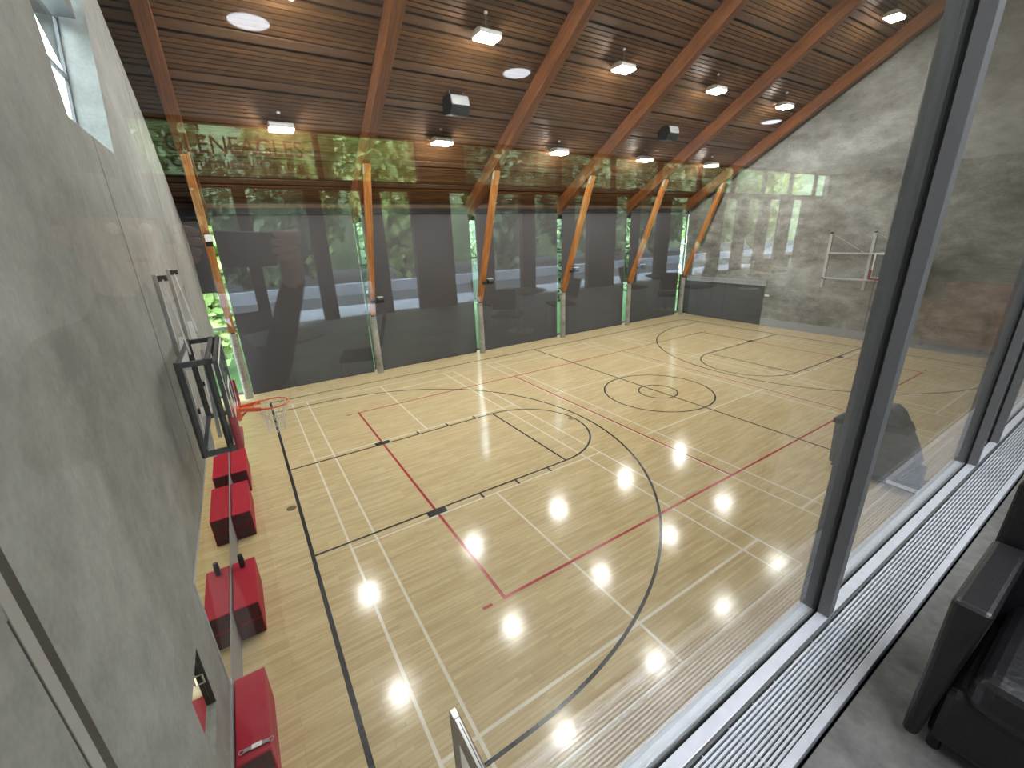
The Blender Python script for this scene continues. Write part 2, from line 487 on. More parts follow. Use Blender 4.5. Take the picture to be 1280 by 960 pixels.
# slanted window in the wall
win = T(empty('window_1', (XL-0.3, -1.5, 6.43)), 'deep slanted window high in the concrete wall', kind='structure')
obj('window_pane', prism(B(), [[(-2.95, 6.43), (-0.93, 6.43), (0.19, 8.22), (0.55, 8.8), (-2.95, 8.8)]], 0, XL-0.325, XL-0.320), M['glass2'], win)
fb = B()
box(fb, XL-0.335, XL-0.30, -2.93, -0.95, 6.43, 6.47)
box(fb, XL-0.335, XL-0.30, -2.93, -0.30, 7.36, 7.41)
bar(fb, (XL-0.318, -0.945, 6.43), (XL-0.318, 0.17, 8.22), 0.035, 0.035)
obj('window_frame', fb, M['alu'], win)
obj('roller_blind_box', bx(XL-0.33, XL-0.10, -2.92, 0.16, 8.22, 8.50), M['alu'], win)
# vision panel with glass near the mirror's end
vp = T(empty('window_2', (XL-0.05, -5.2, 1.13)), 'small square glazed panel low in the concrete wall', kind='structure')
obj('panel_glass', bx(XL-0.045, XL-0.040, -5.50, -4.92, 1.13, 1.82), M['mirror'], vp)
obj('panel_edge', bx(XL-0.038, XL-0.002, -4.926, -4.92, 1.13, 1.82), M['darkwood'], vp)
hb = B(); path(hb, [(XL-0.041, -5.02, 1.50), (XL-0.005, -5.02, 1.50), (XL-0.005, -5.02, 1.60), (XL-0.041, -5.02, 1.60)], 0.007)
obj('pull_handle', hb, M['steel'], vp)

# ---- concrete end wall
op = [(3.55, 0.0), (8.42, 0.0)]
outer = [(8.75, 2.42), (8.75, RB(8.75)+0.75), (-8.55, RB(-8.55)+0.75), (-8.55, 7.9), (-18.4, 7.9), (-18.4, 0), (3.55, 0), (3.55, 2.42)]
wall_right = T(obj('wall_right', prism(B(), [outer], 0, XE, XE+0.4), M['conc_end']), 'tall blotchy concrete end wall under the sloping roof', kind='structure')
T(obj('baseboard_right', bx(XE-0.02, XE, -7.95, 3.53, 0, 0.40), M['endbase']), 'wide pale grey base strip along the concrete end wall', kind='structure')
for y, z0, z1, wd in ((-1.19, 0.4, 2.7, 0.035), (-1.28, 4.6, 11.1, 0.03), (-1.36, 4.6, 11.1, 0.02), (3.50, 3.9, 9.0, 0.05)):
    obj('conduit', bx(XE-0.028, XE, y-wd/2, y+wd/2, z0, z1), M['header'], wall_right)
obj('switch_plate', bx(XE-0.02, XE, 3.36, 3.62, 3.55, 3.95), M['header'], wall_right)
obj('switch_plate', bx(XE-0.03, XE, 3.28, 3.50, 1.62, 1.70), M['whitepaint'], wall_right)
d1 = T(empty('door_2', (XE, 6.0, 0)), 'wide opening in the end wall closed by two charcoal blinds', kind='structure')
obj('door_header', bx(XE-0.06, XE+0.25, 3.50, 8.46, 2.16, 2.42), M['header'], d1, bevel=0.01)
obj('door_header_lip', bx(XE-0.09, XE+0.02, 3.50, 8.46, 2.36, 2.43), M['header'], d1)
obj('door_blind', bx(XE+0.05, XE+0.06, 3.57, 5.86, 0.02, 2.2), M['blind'], d1)
obj('door_blind', bx(XE+0.05, XE+0.06, 5.90, 8.25, 0.02, 2.2), M['blind'], d1)
obj('door_blind_rail', bx(XE+0.05, XE+0.07, 5.86, 5.90, 0.02, 2.2), M['blindbar'], d1)
T(obj('wall_right_back', bx(XE+0.32, XE+0.40, 3.4, 9.3, 0, 2.42), M['darkwood']), 'dark closure behind the blinds of the end wall', kind='structure')

# ---- wall below the viewing room, slab, upper wall, viewing room shell
T(obj('wall_near', prism(B(), [[(XL, 0), (-10.86, 0), (-10.86, 2.42), (-9.60, 2.42), (-9.60, 0), (XE, 0), (XE, ZS-0.35), (XL, ZS-0.35)]], 1, YN-0.2, YN), M['greywall']), 'grey painted wall under the viewing room', kind='structure')
T(obj('wall_near_upper', bx(XL, XE, YG-0.12, YG+0.10, ZC-0.05, RB(YG)+0.75), M['greywall']), 'plain grey wall above the viewing window', kind='structure')
rf = T(obj('floor_viewing', prism(B(), [[(-8.655, ZS-0.35), (-8.655, ZS), (-18.3, ZS), (-18.3, ZS-0.35)]], 0, XL, XE), M['conc_floor']), 'grey mottled concrete floor of the viewing room', kind='structure')
T(obj('slab_edge', bx(XL, XE, -8.655, -8.34, ZS-0.35, ZS-0.09), M['greywall']), 'slab edge below the viewing window', kind='structure')
T(obj('ceiling_viewing', bx(XL, XE, YB-0.25, YG-0.12, ZC, ZC+0.2), M['plaster']), 'flat pale ceiling of the viewing room', kind='structure')

# ---- roof: deck, boards and slats (each its own piece)
ceiling = T(obj('ceiling', prism(B(), [[(9.6, RB(9.6)+DS+0.16), (-8.7, RB(-8.7)+DS+0.16), (-8.7, RB(-8.7)+DS+0.30), (9.6, RB(9.6)+DS+0.30)]], 0, XL-1.2, XE+0.4), M['deck']), 'sloping timber slat ceiling of the gym', kind='structure')
LX = XE - (XL-0.55)
CX = (XE + XL-0.55)/2
def slatmesh(name, wd, ht, m):
    me_bm = bx(-LX/2, LX/2, -wd/2, wd/2, -ht/2, ht/2)
    me = bpy.data.meshes.new(name); me_bm.to_mesh(me); me_bm.free(); me.materials.append(m); return me
sm = slatmesh('slat', 0.098, 0.055, M['slat'])
pmesh = slatmesh('purlin_board', 0.205, 0.07, M['purlin'])
y = 8.25 + 1.025
while y > -8.5:
    # one module: dark groove, wide board, seven slats
    o = link('purlin_board', pmesh, None, ceiling)
    yy = y - 0.06 - 0.088
    o.location = (CX, yy, RB(yy)+DS+0.045); o.rotation_euler = (ANG, 0, 0)
    for i in range(7):
        yy = y - 0.06 - 0.20 - 0.055 - i*0.1075
        o = link('slat', sm, None, ceiling)
        o.location = (CX, yy, RB(yy)+DS+0.06 + rnd.uniform(-0.006, 0.006)); o.rotation_euler = (ANG, 0, 0)
    y -= 1.025

# ================================================================== TIMBER FRAME
ordn = ['first', 'second', 'third', 'fourth', 'fifth', 'sixth']
for i, x in enumerate(BX):
    s = T(empty('timber_frame', (x, YF, 2.4)), 'sloping glulam roof beam with leaning strut, %s frame from the mirrored concrete wall' % ordn[i], 'timber frame', 'glulam roof frames')
    obj('roof_beam', prism(B(), [[(9.25, RB(9.25)), (9.25, RB(9.25)+0.62), (-8.55, RB(-8.55)+0.62), (-8.55, RB(-8.55))]], 0, x-0.15, x+0.15), M['glulam'], s, bevel=0.012)
    p0, p1 = Vector((x, YF-0.03, 2.47)), Vector((x, 6.45, RB(6.45)-0.02))
    bm = B(); bar(bm, p0, p1 + (p1-p0).normalized()*0.03, 0.20, 0.24, (0, 1, 0))
    obj('strut', bm, M['strut'], s, bevel=0.01)
    bm = B(); d = (p1-p0).normalized(); bar(bm, p1 - d*0.30, p1 + d*0.02, 0.225, 0.10, (0, 1, 0)); obj('top_plate', bm, M['steelgrey'], s)
    bm = B(); tube(bm, (x, YF-0.02, 2.37), (x, YF-0.03, 2.50), 0.07, n=12); bar(bm, p0 - d*0.02, p0 + d*0.10, 0.215, 0.08, (0, 1, 0)); obj('foot_shoe', bm, M['blacksteel'], s)
    bm = B(); tube(bm, (x, YF, 0.0), (x, YF, 2.37), 0.135, 0.125, 24)
    T(obj('concrete_column', bm, M['stub'], smooth=False), 'short round concrete column under the %s timber strut from the mirrored wall' % ordn[i], 'column', 'short concrete columns')

# devices clamped to the struts
def at_strut(x, t):
    return Vector((x, YF-0.03 + (6.45-YF)*t, 2.47 + (RB(6.45)-2.47)*t))
for i, t in ((1, 0.11), (2, 0.17), (3, 0.20), (4, 0.17)):
    p = at_strut(BX[i], t)
    g = T(empty('net_winch', (p.x, p.y-0.2, p.z)), 'small black winch clamped to the %s timber strut from the mirrored wall' % ordn[i], 'winch', 'black winches on the struts')
    bm = B(); tube(bm, (p.x+0.12, p.y-0.30, p.z+0.02), (p.x+0.36, p.y-0.30, p.z+0.02), 0.11, n=16); obj('drum', bm, M['blacksteel'], g, smooth=False)
    obj('bracket', bx(p.x-0.11, p.x+0.24, p.y-0.30, p.y-0.19, p.z-0.10, p.z+0.03), M['blacksteel'], g, bevel=0.01)
    obj('cover', bx(p.x+0.13, p.x+0.35, p.y-0.40, p.y-0.20, p.z+0.12, p.z+0.15), M['steelgrey'], g, bevel=0.01)
p = at_strut(BX[0], 0.58)
g = T(empty('alarm_box', (p.x, p.y-0.25, p.z)), 'small white box fixed to the timber strut beside the mirrored wall', 'box')
obj('case', bx(p.x-0.05, p.x+0.15, p.y-0.41, p.y-0.27, p.z-0.06, p.z+0.13), M['whitepaint'], g, bevel=0.01)
obj('back_plate', bx(p.x-0.06, p.x+0.12, p.y-0.27, p.y-0.23, p.z-0.2, p.z+0.16), M['blacksteel'], g)

# ---- glazed wall behind the blinds
wf = T(empty('window_3', (0, 9.1, 0)), 'tall glazed wall behind the charcoal blinds', kind='structure')
for a, b in zip([XL-0.5]+BX[1:5], BX[1:5]+[XE+0.3]):
    obj('window_pane', bx(a+0.03, b-0.03, 9.10, 9.11, 0.1, 6.2), M['glass2'], wf)
for x in [XL-0.48]+BX[1:5]+[XE+0.32]:
    obj('mullion', bx(x-0.03, x+0.03, 9.05, 9.17, 0.0, 6.2), M['alu'], wf)
for z in (0.0, 2.45, 4.3):
    obj('transom', bx(XL-0.5, XE+0.35, 9.06, 9.16, z, z+0.09), M['alu'], wf)
T(obj('wall_far', prism(B(), [[(9.30, 5.95), (8.98, 6.1), (8.98, RB(8.98)+0.75), (9.30, RB(9.3)+0.75)]], 0, XL-0.6, XE+0.4), M['darkwood']), 'dark boarded strip above the glazed wall', kind='structure')
T(obj('wall_far_infill', bx(XL-0.5, BX[0]-0.02, 8.93, 9.0, 3.75, 6.2), M['blind']), 'dark panel beside the first timber frame', kind='structure')
T(obj('trim_1', bx(XL-0.5, XE, 8.86, 8.98, 6.42, 6.56), M['purlin']), 'wooden ledger board above the blinds', kind='structure')
T(obj('trim_2', bx(XL-0.5, XE, 8.78, 8.98, 6.12, 6.42), M['blindbar']), 'dark blind housing along the top of the glazed wall', kind='structure')
bl = [('beside the mirrored concrete wall', 0), ('between the second and third timber struts', 1), ('between the third and fourth timber struts', 2), ('between the fourth and fifth timber struts', 3), ('beside the concrete end wall', 4)]
for txt, i in bl:
    a, b = BX[i]+0.16, BX[i+1]-0.16
    if i == 4: b = BX[5]-0.17
    s = T(empty('roller_blind', ((a+b)/2, 8.75, 0.0)), 'tall charcoal mesh roller blind ' + txt, 'blind', 'charcoal roller blinds')
    obj('fabric', bx(a, b, 8.745, 8.75, 0.035, 6.25), M['blind'], s)
    obj('hem_bar', bx(a, b, 8.735, 8.76, 0.003, 0.04), M['blindbar'], s)
    obj('roller_tube', tube(B(), (a, 8.77, 6.22), (b, 8.77, 6.22), 0.05, n=12), M['blindbar'], s)

# ---- viewing window
vw = T(empty('window_4', (0, YG, ZS)), 'viewing window with dark aluminium mullions over the gym', kind='structure')
obj('outer_sill', bx(XL, XE, -8.378, -8.328, ZS-0.05, ZS), M['alulight'], vw, bevel=0.002)
obj('inner_sill', bx(XL, XE, -8.445, -8.402, ZS-0.05, ZS+0.004), M['alulight'], vw, bevel=0.002)
obj('gasket', bx(XL, XE, -8.402, -8.378, ZS-0.05, ZS-0.012), M['gasket'], vw)
MX = [-9.555, -7.33, -6.755, -4.5, -2.25, 0.0, 2.25, 4.5, 6.75, 9.0, 11.25]
for x in MX:
    mu = obj('mullion', bx(x-0.027, x+0.027, -8.378, -8.328, ZS, ZC), M['alu'], vw, bevel=0.002)
    obj('mullion_inner', bx(x-0.027, x+0.027, -8.445, -8.402, ZS+0.004, ZC), M['alu'], mu, bevel=0.002)
    obj('mullion_core', bx(x-0.016, x+0.016, -8.402, -8.378, ZS-0.01, ZC), M['gasket'], mu)
obj('head_frame', bx(XL, XE, -8.445, -8.328, ZC-0.06, ZC), M['alu'], vw)
for a, b in zip([XL]+MX, MX+[XE]):
    obj('glass_pane', bx(a+0.004, b-0.004, -8.396, -8.384, ZS-0.012, ZC-0.05), M['glass'], vw)

# ---- linear floor grille
gx0, gx1 = XL+0.01, XE-0.01
gr = T(empty('floor_grille', (0, -8.55, ZS-0.06)), 'long aluminium linear bar grille along the viewing window', 'grille')
obj('trough', bx(gx0, gx1, -8.655, -8.446, ZS-0.088, ZS-0.085), M['gasket'], gr)
for a, b in ((-8.455, -8.449), (-8.612, -8.606)): obj('trough_side', bx(gx0, gx1, a, b, ZS-0.085, ZS-0.021), M['gasket'], gr)
obj('edge_frame', bx(gx0, gx1, -8.455, -8.447, ZS-0.05, ZS-0.001), M['alu'], gr)
obj('edge_frame', bx(gx0, gx1, -8.640, -8.612, ZS-0.05, ZS+0.003), M['alulight'], gr, bevel=0.002)
nb = 11
gb = bx(gx0, gx1, -0.0036, 0.0036, -0.02, 0.0)
gm = bpy.data.meshes.new('bar'); gb.to_mesh(gm); gb.free(); gm.materials.append(M['alulight'])
for i in range(nb):
    o = link('bar', gm, None, gr); o.location = (0, -8.4665 - i*0.01365 + 8.55, 0.06)
tb = bx(-0.0015, 0.0015, -8.612+8.55, -8.456+8.55, -0.012, -0.004)
tm = bpy.data.meshes.new('cross_tie'); tb.to_mesh(tm); tb.free(); tm.materials.append(M['alulight'])
x = -12.3
while x < -2:
    o = link('cross_tie', tm, None, gr); o.location = (x, 0, 0.06); x += 0.15

# ---- back facade of the viewing room
fc = T(empty('window_5', (0, YB, ZS)), 'glazed rear facade of the viewing room with clerestory', kind='structure')
PX = [(-11.85, -11.20), (-10.98, -9.96), (-9.65, -8.80), (-8.40, -7.70), (-6.72, -5.95), (-5.55, -4.62), (-4.20, -3.22), (-2.77, -2.18), (-1.08, -0.44), (0.0, 0.98), (1.51, 2.55), (3.0, 4.0), (4.6, 5.6), (6.2, 7.2), (7.8, 8.8), (9.6, 10.6)]
edges = [XL] + sum([list(q) for q in PX], []) + [XE]
for a, b in zip(edges[0::2], edges[1::2]):
    obj('pier', bx(a, b, YB-0.16, YB+0.02, ZS, 6.28), M['darkwood'], fc)
for a, b in PX:
    obj('window_pane', bx(a, b, YB-0.08, YB-0.07, ZS, 6.28), M['glass2'], fc)
obj('lintel', bx(XL, XE, YB-0.16, YB+0.04, 6.28, 6.47), M['darkwood'], fc)
CLX = [XL, -9.55, -7.4, -6.3, -3.3, -1.2, 0.9, 3.0, 5.1, 7.2, 9.3, 11.4, XE]
for a, b in zip(CLX[:-1], CLX[1:]):
    obj('clerestory_pane', bx(a+0.05, b-0.05, YB-0.08, YB-0.07, 6.47, 7.33), M['glass2'], fc)
    obj('clerestory_post', bx(b-0.05, b+0.05, YB-0.14, YB, 6.47, 7.33), M['darkwood'], fc)
obj('clerestory_panel', bx(-7.35, -6.35, YB-0.06, YB-0.03, 6.47, 7.33), M['darkwood'], fc)
obj('head', bx(XL, XE, YB-0.16, YB+0.04, 7.33, ZC), M['darkwood'], fc)
def lettering(name, txt, x0, x1, z, h):
    cu = bpy.data.curves.new(name, 'FONT'); cu.body = txt; cu.size = 1.0; cu.extrude = 0.004
    t = bpy.data.objects.new(name, cu)
    C.objects.link(t)
    bpy.context.view_layer.update()
    me = bpy.data.meshes.new_from_object(t.evaluated_get(bpy.context.evaluated_depsgraph_get()))
    C.objects.unlink(t); bpy.data.objects.remove(t)
    xs = [v.co.x for v in me.vertices]; ys = [v.co.y for v in me.vertices]
    for v in me.vertices:
        X = x0 + (v.co.x-min(xs))/(max(xs)-min(xs))*(x1-x0)
        Z = z + (v.co.y-min(0, min(ys)))*h
        v.co = Vector((X, YB-0.085 - v.co.z, Z)) - wl(fc)
    me.materials.clear(); me.materials.append(M['letter'])
    o = bpy.data.objects.new(name, me); C.objects.link(o); o.parent = fc
    o['label'] = 'dark vinyl lettering reading ' + txt
lettering('lettering', 'GLENEAGLES', -12.02, -9.82, 6.86, 0.42)
lettering('lettering', 'Community Centre', -12.0, -9.84, 6.56, 0.26)

# ================================================================== OUTDOORS
T(obj('ground_behind', bx(-45, 45, -60, YB-0.16, ZS-0.6, ZS-0.06), M['asphalt']), 'pale paved terrace behind the viewing room', kind='structure')
T(obj('ground_front', bx(-45, 45, 9.35, 50, -0.6, -0.1), M['grass']), 'lawn outside the glazed gym wall', kind='structure')
T(obj('terrace_paving', bx(-30, 30, -20.2, YB-0.16, ZS-0.06, ZS-0.02), M['pave']), 'strip of pale paving outside the rear facade', kind='structure')
T(obj('kerb_wall', bx(-40, 40, -23.4, -23.0, ZS-0.06, ZS+0.30), M['pave']), 'low pale kerb wall along the terrace', kind='structure')

T(obj('hillside_behind', prism(B(), [[(-37, ZS-0.5), (-39, ZS+4), (-48, ZS+14), (-62, ZS+22), (-62, ZS-0.5)]], 0, -70, 90), M['forest']), 'wooded green hillside beyond the terrace', kind='structure')
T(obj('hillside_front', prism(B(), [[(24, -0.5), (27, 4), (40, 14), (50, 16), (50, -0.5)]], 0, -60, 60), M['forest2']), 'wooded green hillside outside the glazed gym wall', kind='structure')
def crown(name, c, rx, ry, rz, n, size, m, parent, low=-1.0):
    verts = []; faces = []
    for i in range(n):
        while True:
            u = Vector((rnd.uniform(-1, 1), rnd.uniform(-1, 1), rnd.uniform(low, 1)))
            if 0.35 < u.length < 1: break
        u *= 1 + 0.22*math.sin(u.x*7+u.z*5)*math.cos(u.y*6)
        p = Vector((c[0]+u.x*rx, c[1]+u.y*ry, c[2]+u.z*rz))
        a = Vector((rnd.gauss(0, 1), rnd.gauss(0, 1), rnd.gauss(0, 1))).normalized()
        b = a.orthogonal().normalized()
        s = size*rnd.uniform(0.5, 1.2)
        k = len(verts)
        verts += [p-a*s, p+b*s*0.6, p+a*s, p-b*s*0.6]
        faces.append((k, k+1, k+2, k+3))
    me = bpy.data.meshes.new(name)
    o0 = wl(parent)
    me.from_pydata([v-o0 for v in verts], [], faces)
    return link(name, me, m, parent)
def tree(x, y, z, h, r, m, label, group, n=2600, low=-1.0):
    t = T(empty('leafy_tree', (x, y, z)), label, 'tree', group)
    bm = B(); tube(bm, (x, y, z-0.1), (x+rnd.uniform(-.3, .3), y, z+h*0.7), 0.06*r+0.05, 0.05, 9)
    obj('trunk', bm, M['bark'], t)
    crown('crown', (x, y, z+h*0.52), r, r, h*0.45, n, 0.27, m, t, low)
ms = [M['leaf'], M['leaf2'], M['leaf3']]
kinds = ['mid green', 'yellow green', 'dark green']
for row, (yy, x0, nt_) in enumerate(((-26.0, -27, 10), (-31.8, -29.7, 11))):
    for i in range(nt_):
        k = (0, 1, 0, 2, 1, 0, 2)[(i*2+row*3) % 7]
        tree(x0 + i*5.4, yy + rnd.uniform(-.3, .3), ZS-0.06, 4.6 if (row == 0 and i in (2, 3)) else rnd.uniform(8.5, 11) + row*2.5, 1.95, ms[k], ('short ' if (row == 0 and i in (2, 3)) else '') + kinds[k] + ' leafy tree in the %s row behind the terrace' % ('front', 'rear')[row], 'trees in the %s row behind the terrace, ' % ('front', 'rear')[row] + kinds[k], 7600)
for row in range(2):
    for i in range(8):
        k = (i + row) % 3
        tree(-18.0 + i*5.3 + row*2.65, 13.4 + row*6.0, -0.1, rnd.uniform(9.5, 12), 1.95, ms[k], kinds[k] + ' leafy tree in the %s row outside the glazed gym wall' % ('near', 'far')[row], 'trees in the %s row outside the gym wall, ' % ('near', 'far')[row] + kinds[k], 4200)
for i in range(3):
    tree(-17.5, -7 + i*5.6, 0, 11.5, 2.1, ms[i], kinds[i] + ' leafy tree outside the slanted window', None, 3500)

# ================================================================== GYM OBJECTS
# ---- hanging lights
def gym_light(x, y, z, label):
    t = T(empty('gym_light', (x, y, z)), label, 'light', 'hanging gym lights')
    obj('housing', prism(B(), [[(-0.24, 0.012), (0.24, 0.012), (0.24, 0.10), (0.12, 0.16), (-0.12, 0.16), (-0.24, 0.10)]], 0, -0.31, 0.31), M['lampbody'], t, local=True, bevel=0.006)
    obj('lens', prism(B(), [[(-0.19, -0.045), (0.19, -0.045), (0.225, -0.01), (0.225, 0.012), (-0.225, 0.012), (-0.225, -0.01)]], 0, -0.29, 0.29), M['lens'], t, local=True, bevel=0.02)
    zc = RB(y)+DS+0.02 - z
    for s in (-1, 1):
        obj('wire', tube(B(), (s*0.22, 0, 0.13), (0, 0, zc-0.25), 0.006, n=5), M['wire'], t, local=True)
    obj('drop_rod', tube(B(), (0, 0, zc-0.27), (0, 0, zc-0.02), 0.012, n=6), M['wire'], t, local=True)
    obj('ceiling_cap', tube(B(), (0, 0, zc-0.03), (0, 0, zc+0.02), 0.05, n=10), M['lampbody'], t, local=True)
rows = [(5.70, 8.22, 'row nearest the blinds'), (2.48, 10.06, 'middle row'), (-0.86, 12.02, 'row nearest the viewing window')]
for y, z, rn in rows:
    for i, x in enumerate(BAY):
        gym_light(x, y, z, 'bright hanging gym light, %s from the mirrored wall in the %s' % (ordn[i], rn))

# ---- loudspeakers under the roof
def loudspeaker(x, y, z, label):
    t = T(empty('loudspeaker', (x, y, z)), label, 'speaker', 'black loudspeakers under the roof')
    prof = [(-0.34, -0.26), (0.16, -0.34), (0.30, -0.10), (0.20, 0.20), (-0.34, 0.22)]   # (y, z) side view
    obj('case', prism(B(), [[(-q[0], q[1]) for q in prof]], 0, -0.31, 0.31), M['spk'], t, local=True, bevel=0.015)
    bm = B(); bar(bm, (0, -0.30, -0.085), (0, -0.215, 0.17), 0.56, 0.02, (0, -1, 0.3)); obj('grille', bm, M['spkg'], t, local=True)
    zc = RB(y)+DS - z
    for s in (-0.22, 0.22): obj('hanger', bx(s-0.02, s+0.02, -0.02, 0.02, 0.2, zc+0.03), M['blacksteel'], t, local=True)
loudspeaker(-4.75, 4.45, 9.05, 'black loudspeaker hung between the second and third roof beams')
loudspeaker(5.1, 4.5, 9.1, 'black loudspeaker hung between the fourth and fifth roof beams')

# ---- folded basketball backstops
def backstop(x0, s, label, netvis=True):
    t = T(empty('basketball_backstop', (x0, 0, 2.3)), label, 'basketball hoop', 'folded basketball backstops')
    def P(x, y, z): return (x0 + s*x, y, z)
    def bb(nm, x1, x2, y1, y2, z1, z2, m, par=t, bev=0.0):
        a, b = sorted((x0+s*x1, x0+s*x2))
        return obj(nm, bx(a, b, y1, y2, z1, z2), m, par, bevel=bev)
    for y in (-0.85, 0.85):
        bb('wall_rail', 0.0, 0.05, y-0.06, y+0.06, 2.3, 4.9, M['steelgrey'], bev=0.005)
        bb('wall_bracket', 0.0, 0.16, y-0.05, y+0.02, 4.80, 4.88, M['blacksteel'])
        bb('wall_bracket', 0.0, 0.16, y-0.05, y+0.02, 2.72, 2.80, M['blacksteel'])
    # swung parallelogram arms from rails to the board frame
    yo = -2.10
    for z in (2.78, 3.93):
        for y in (-0.85, 0.85):
            bm = B(); bar(bm, P(0.12, y, z), P(0.30, y+yo+0.1, z), 0.07, 0.07); obj('swing_arm', bm, M['steelgrey'], t)
    for y in (-0.85, 0.85):
        bm = B(); bar(bm, P(0.10, y, 4.84), P(0.32, y+yo*0.72, 3.98), 0.02, 0.02); obj('stay_rod', bm, M['steelgrey'], t)
    # rear frame rectangle and front frame
    for xf, nm in ((0.22, 'rear_frame'), (0.50, 'front_frame')):
        bm = B()
        y1, y2 = yo-0.75, yo+0.75
        for y in (y1, y2): bar(bm, P(xf, y, 2.76), P(xf, y, 4.0), 0.055, 0.055)
        for z in (2.80, 3.96): bar(bm, P(xf, y1, z), P(xf, y2, z), 0.05, 0.05)
        obj(nm, bm, M['framesteel'] if s > 0 else M['steelgrey'], t, bevel=0.006)
    bm = B()
    for y in (yo-0.75, yo+0.75):
        for z in (2.80, 3.96): bar(bm, P(0.22, y, z), P(0.58, y, z), 0.06, 0.06)
    obj('spacer_bar', bm, M['framesteel'] if s > 0 else M['steelgrey'], t)
    bm = B(); bar(bm, P(0.40, yo-0.5, 2.9), P(0.40, yo+0.3, 3.9), 0.04, 0.06); obj('brace', bm, M['steelgrey'], t)
    # glass board
    yb0, yb1 = yo-0.91, yo+0.91
    board = bb('backboard', 0.600, 0.615, yb0, yb1, 2.90, 3.97, M['acryl'])
    bm = B()
    for (a, b, c, d) in ((yb0, yb1, 3.92, 3.97), (yb0, yb1, 2.90, 2.95), (yb0, yb0+0.05, 2.95, 3.92), (yb1-0.05, yb1, 2.95, 3.92)):
        q = sorted((x0+s*0.6152, x0+s*0.6185)); box(bm, q[0], q[1], a, b, c, d)
    obj('border', bm, M['whitepaint'], board)
    bm = B()
    for (a, b, c, d) in ((yo-0.295, yo+0.295, 3.45, 3.50), (yo-0.295, yo+0.295, 3.05, 3.10), (yo-0.295, yo-0.245, 3.10, 3.45), (yo+0.245, yo+0.295, 3.10, 3.45)):
        q = sorted((x0+s*0.6152, x0+s*0.6185)); box(bm, q[0], q[1], a, b, c, d)
    obj('target_square', bm, M['whitepaint'], board)
    bm = B()
    q = sorted((x0+s*0.565, x0+s*0.6)); 
    box(bm, q[0], q[1], yb0, yb1, 3.93, 3.99); box(bm, q[0], q[1], yb0, yb1, 2.90, 2.95)
    box(bm, q[0], q[1], yb0, yb0+0.05, 2.95, 3.93); box(bm, q[0], q[1], yb1-0.05, yb1, 2.95, 3.93)
    obj('board_frame', bm, M['framesteel'] if s > 0 else M['steelgrey'], board)
    bb('bottom_pad', 0.57, 0.655, yb0-0.02, yb0+0.62, 2.84, 2.91, M['padred'], bev=0.02)
    bb('bottom_pad', 0.57, 0.655, yb1-0.62, yb1+0.02, 2.84, 2.91, M['padred'], bev=0.02)
    bb('corner_pad', 0.57, 0.655, yb0-0.03, yb0+0.03, 2.84, 3.26, M['padred'], bev=0.02)
    bb('corner_pad', 0.57, 0.655, yb1-0.03, yb1+0.03, 2.84, 3.26, M['padred'], bev=0.02)
    # rim
    bb('rim_mount', 0.615, 0.66, yo-0.07, yo+0.07, 2.90, 3.09, M['orange'], bev=0.008)
    rc = (x0+s*1.06, yo, 3.05)
    bm = B(); path(bm, [(rc[0]+0.229*math.cos(a), rc[1]+0.229*math.sin(a), rc[2]) for a in [2*PI*k/36 for k in range(36)]], 0.011, 8, True)
    rim = obj('rim', bm, M['orange'], t, smooth=True)
    bm = B()
    for e in (-1, 1): bar(bm, P(0.65, yo+e*0.06, 3.06), P(0.92, yo+e*0.17, 3.045), 0.03, 0.05)
    bar(bm, P(0.65, yo, 3.045), P(0.78, yo, 3.045), 0.15, 0.012)
    bar(bm, P(0.65, yo, 2.93), P(0.78, yo, 3.04), 0.10, 0.012)
    obj('rim_bracket', bm, M['orange'], t)
    bm = B()
    for k in range(12):
        for dr in (1, -1):
            pts = []
            for j in range(7):
                f = j/6
                a = 2*PI*(k + dr*0.5*j)/12
                r = 0.222*(1-f) + 0.115*f - 0.03*math.sin(PI*f)
                pts.append((rc[0]+r*math.cos(a), rc[1]+r*math.sin(a), rc[2]-0.012-0.42*f))
            path(bm, pts, 0.0035, 4)
    obj('net', bm, M['net'], rim)
backstop(XL, 1, 'basketball backstop folded sideways against the mirrored concrete wall')
backstop(XE, -1, 'basketball backstop folded sideways against the concrete end wall')

# ---- wall mirrors
mr = T(empty('wall_mirror', (XL, 1.7, 0.6)), 'long strip of wall mirrors above the kick board', 'mirror')
ys = [-4.30 + i*1.5 for i in range(9)]
for a, b in zip(ys[:-1], ys[1:]):
    obj('mirror_panel', bx(XL, XL+0.012, a+0.003, b-0.003, 0.603, 2.05), M['mirror'], mr)
obj('edge_trim', bx(XL, XL+0.016, ys[0], ys[-1], 2.05, 2.065), M['steelgrey'], mr)
obj('edge_trim', bx(XL, XL+0.016, ys[0]-0.015, ys[0], 0.603, 2.065), M['steelgrey'], mr)

# ---- folded red mats against the kick board
def mat_stack(y0, y1, z, label):
    x0, x1 = XL+0.03, XL+0.335
    t = T(empty('folded_mat', ((x0+x1)/2, (y0+y1)/2, 0)), label, 'gym mat', 'red folded gym mats')
    h = z/2
    for k in range(2):
        o = obj('mat_layer', bx(x0, x1, y0, y1, 0.001+k*h, (k+1)*h-0.004), M['redvinyl'], t, bevel=0.012)
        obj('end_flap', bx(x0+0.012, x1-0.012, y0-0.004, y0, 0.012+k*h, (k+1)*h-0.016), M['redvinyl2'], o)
    return t
mat_stack(1.30, 2.62, 0.55, 'red folded gym mat farthest from the small glazed wall panel')
mat_stack(-0.50, 0.80, 0.55, 'red folded gym mat between the bottle mat and the farthest mat')
mat_stack(-3.05, -1.98, 0.55, 'red folded gym mat with a black bottle standing on it')
mat_stack(-5.22, -4.20, 0.55, 'red folded gym mat with a steel strap lying on it')
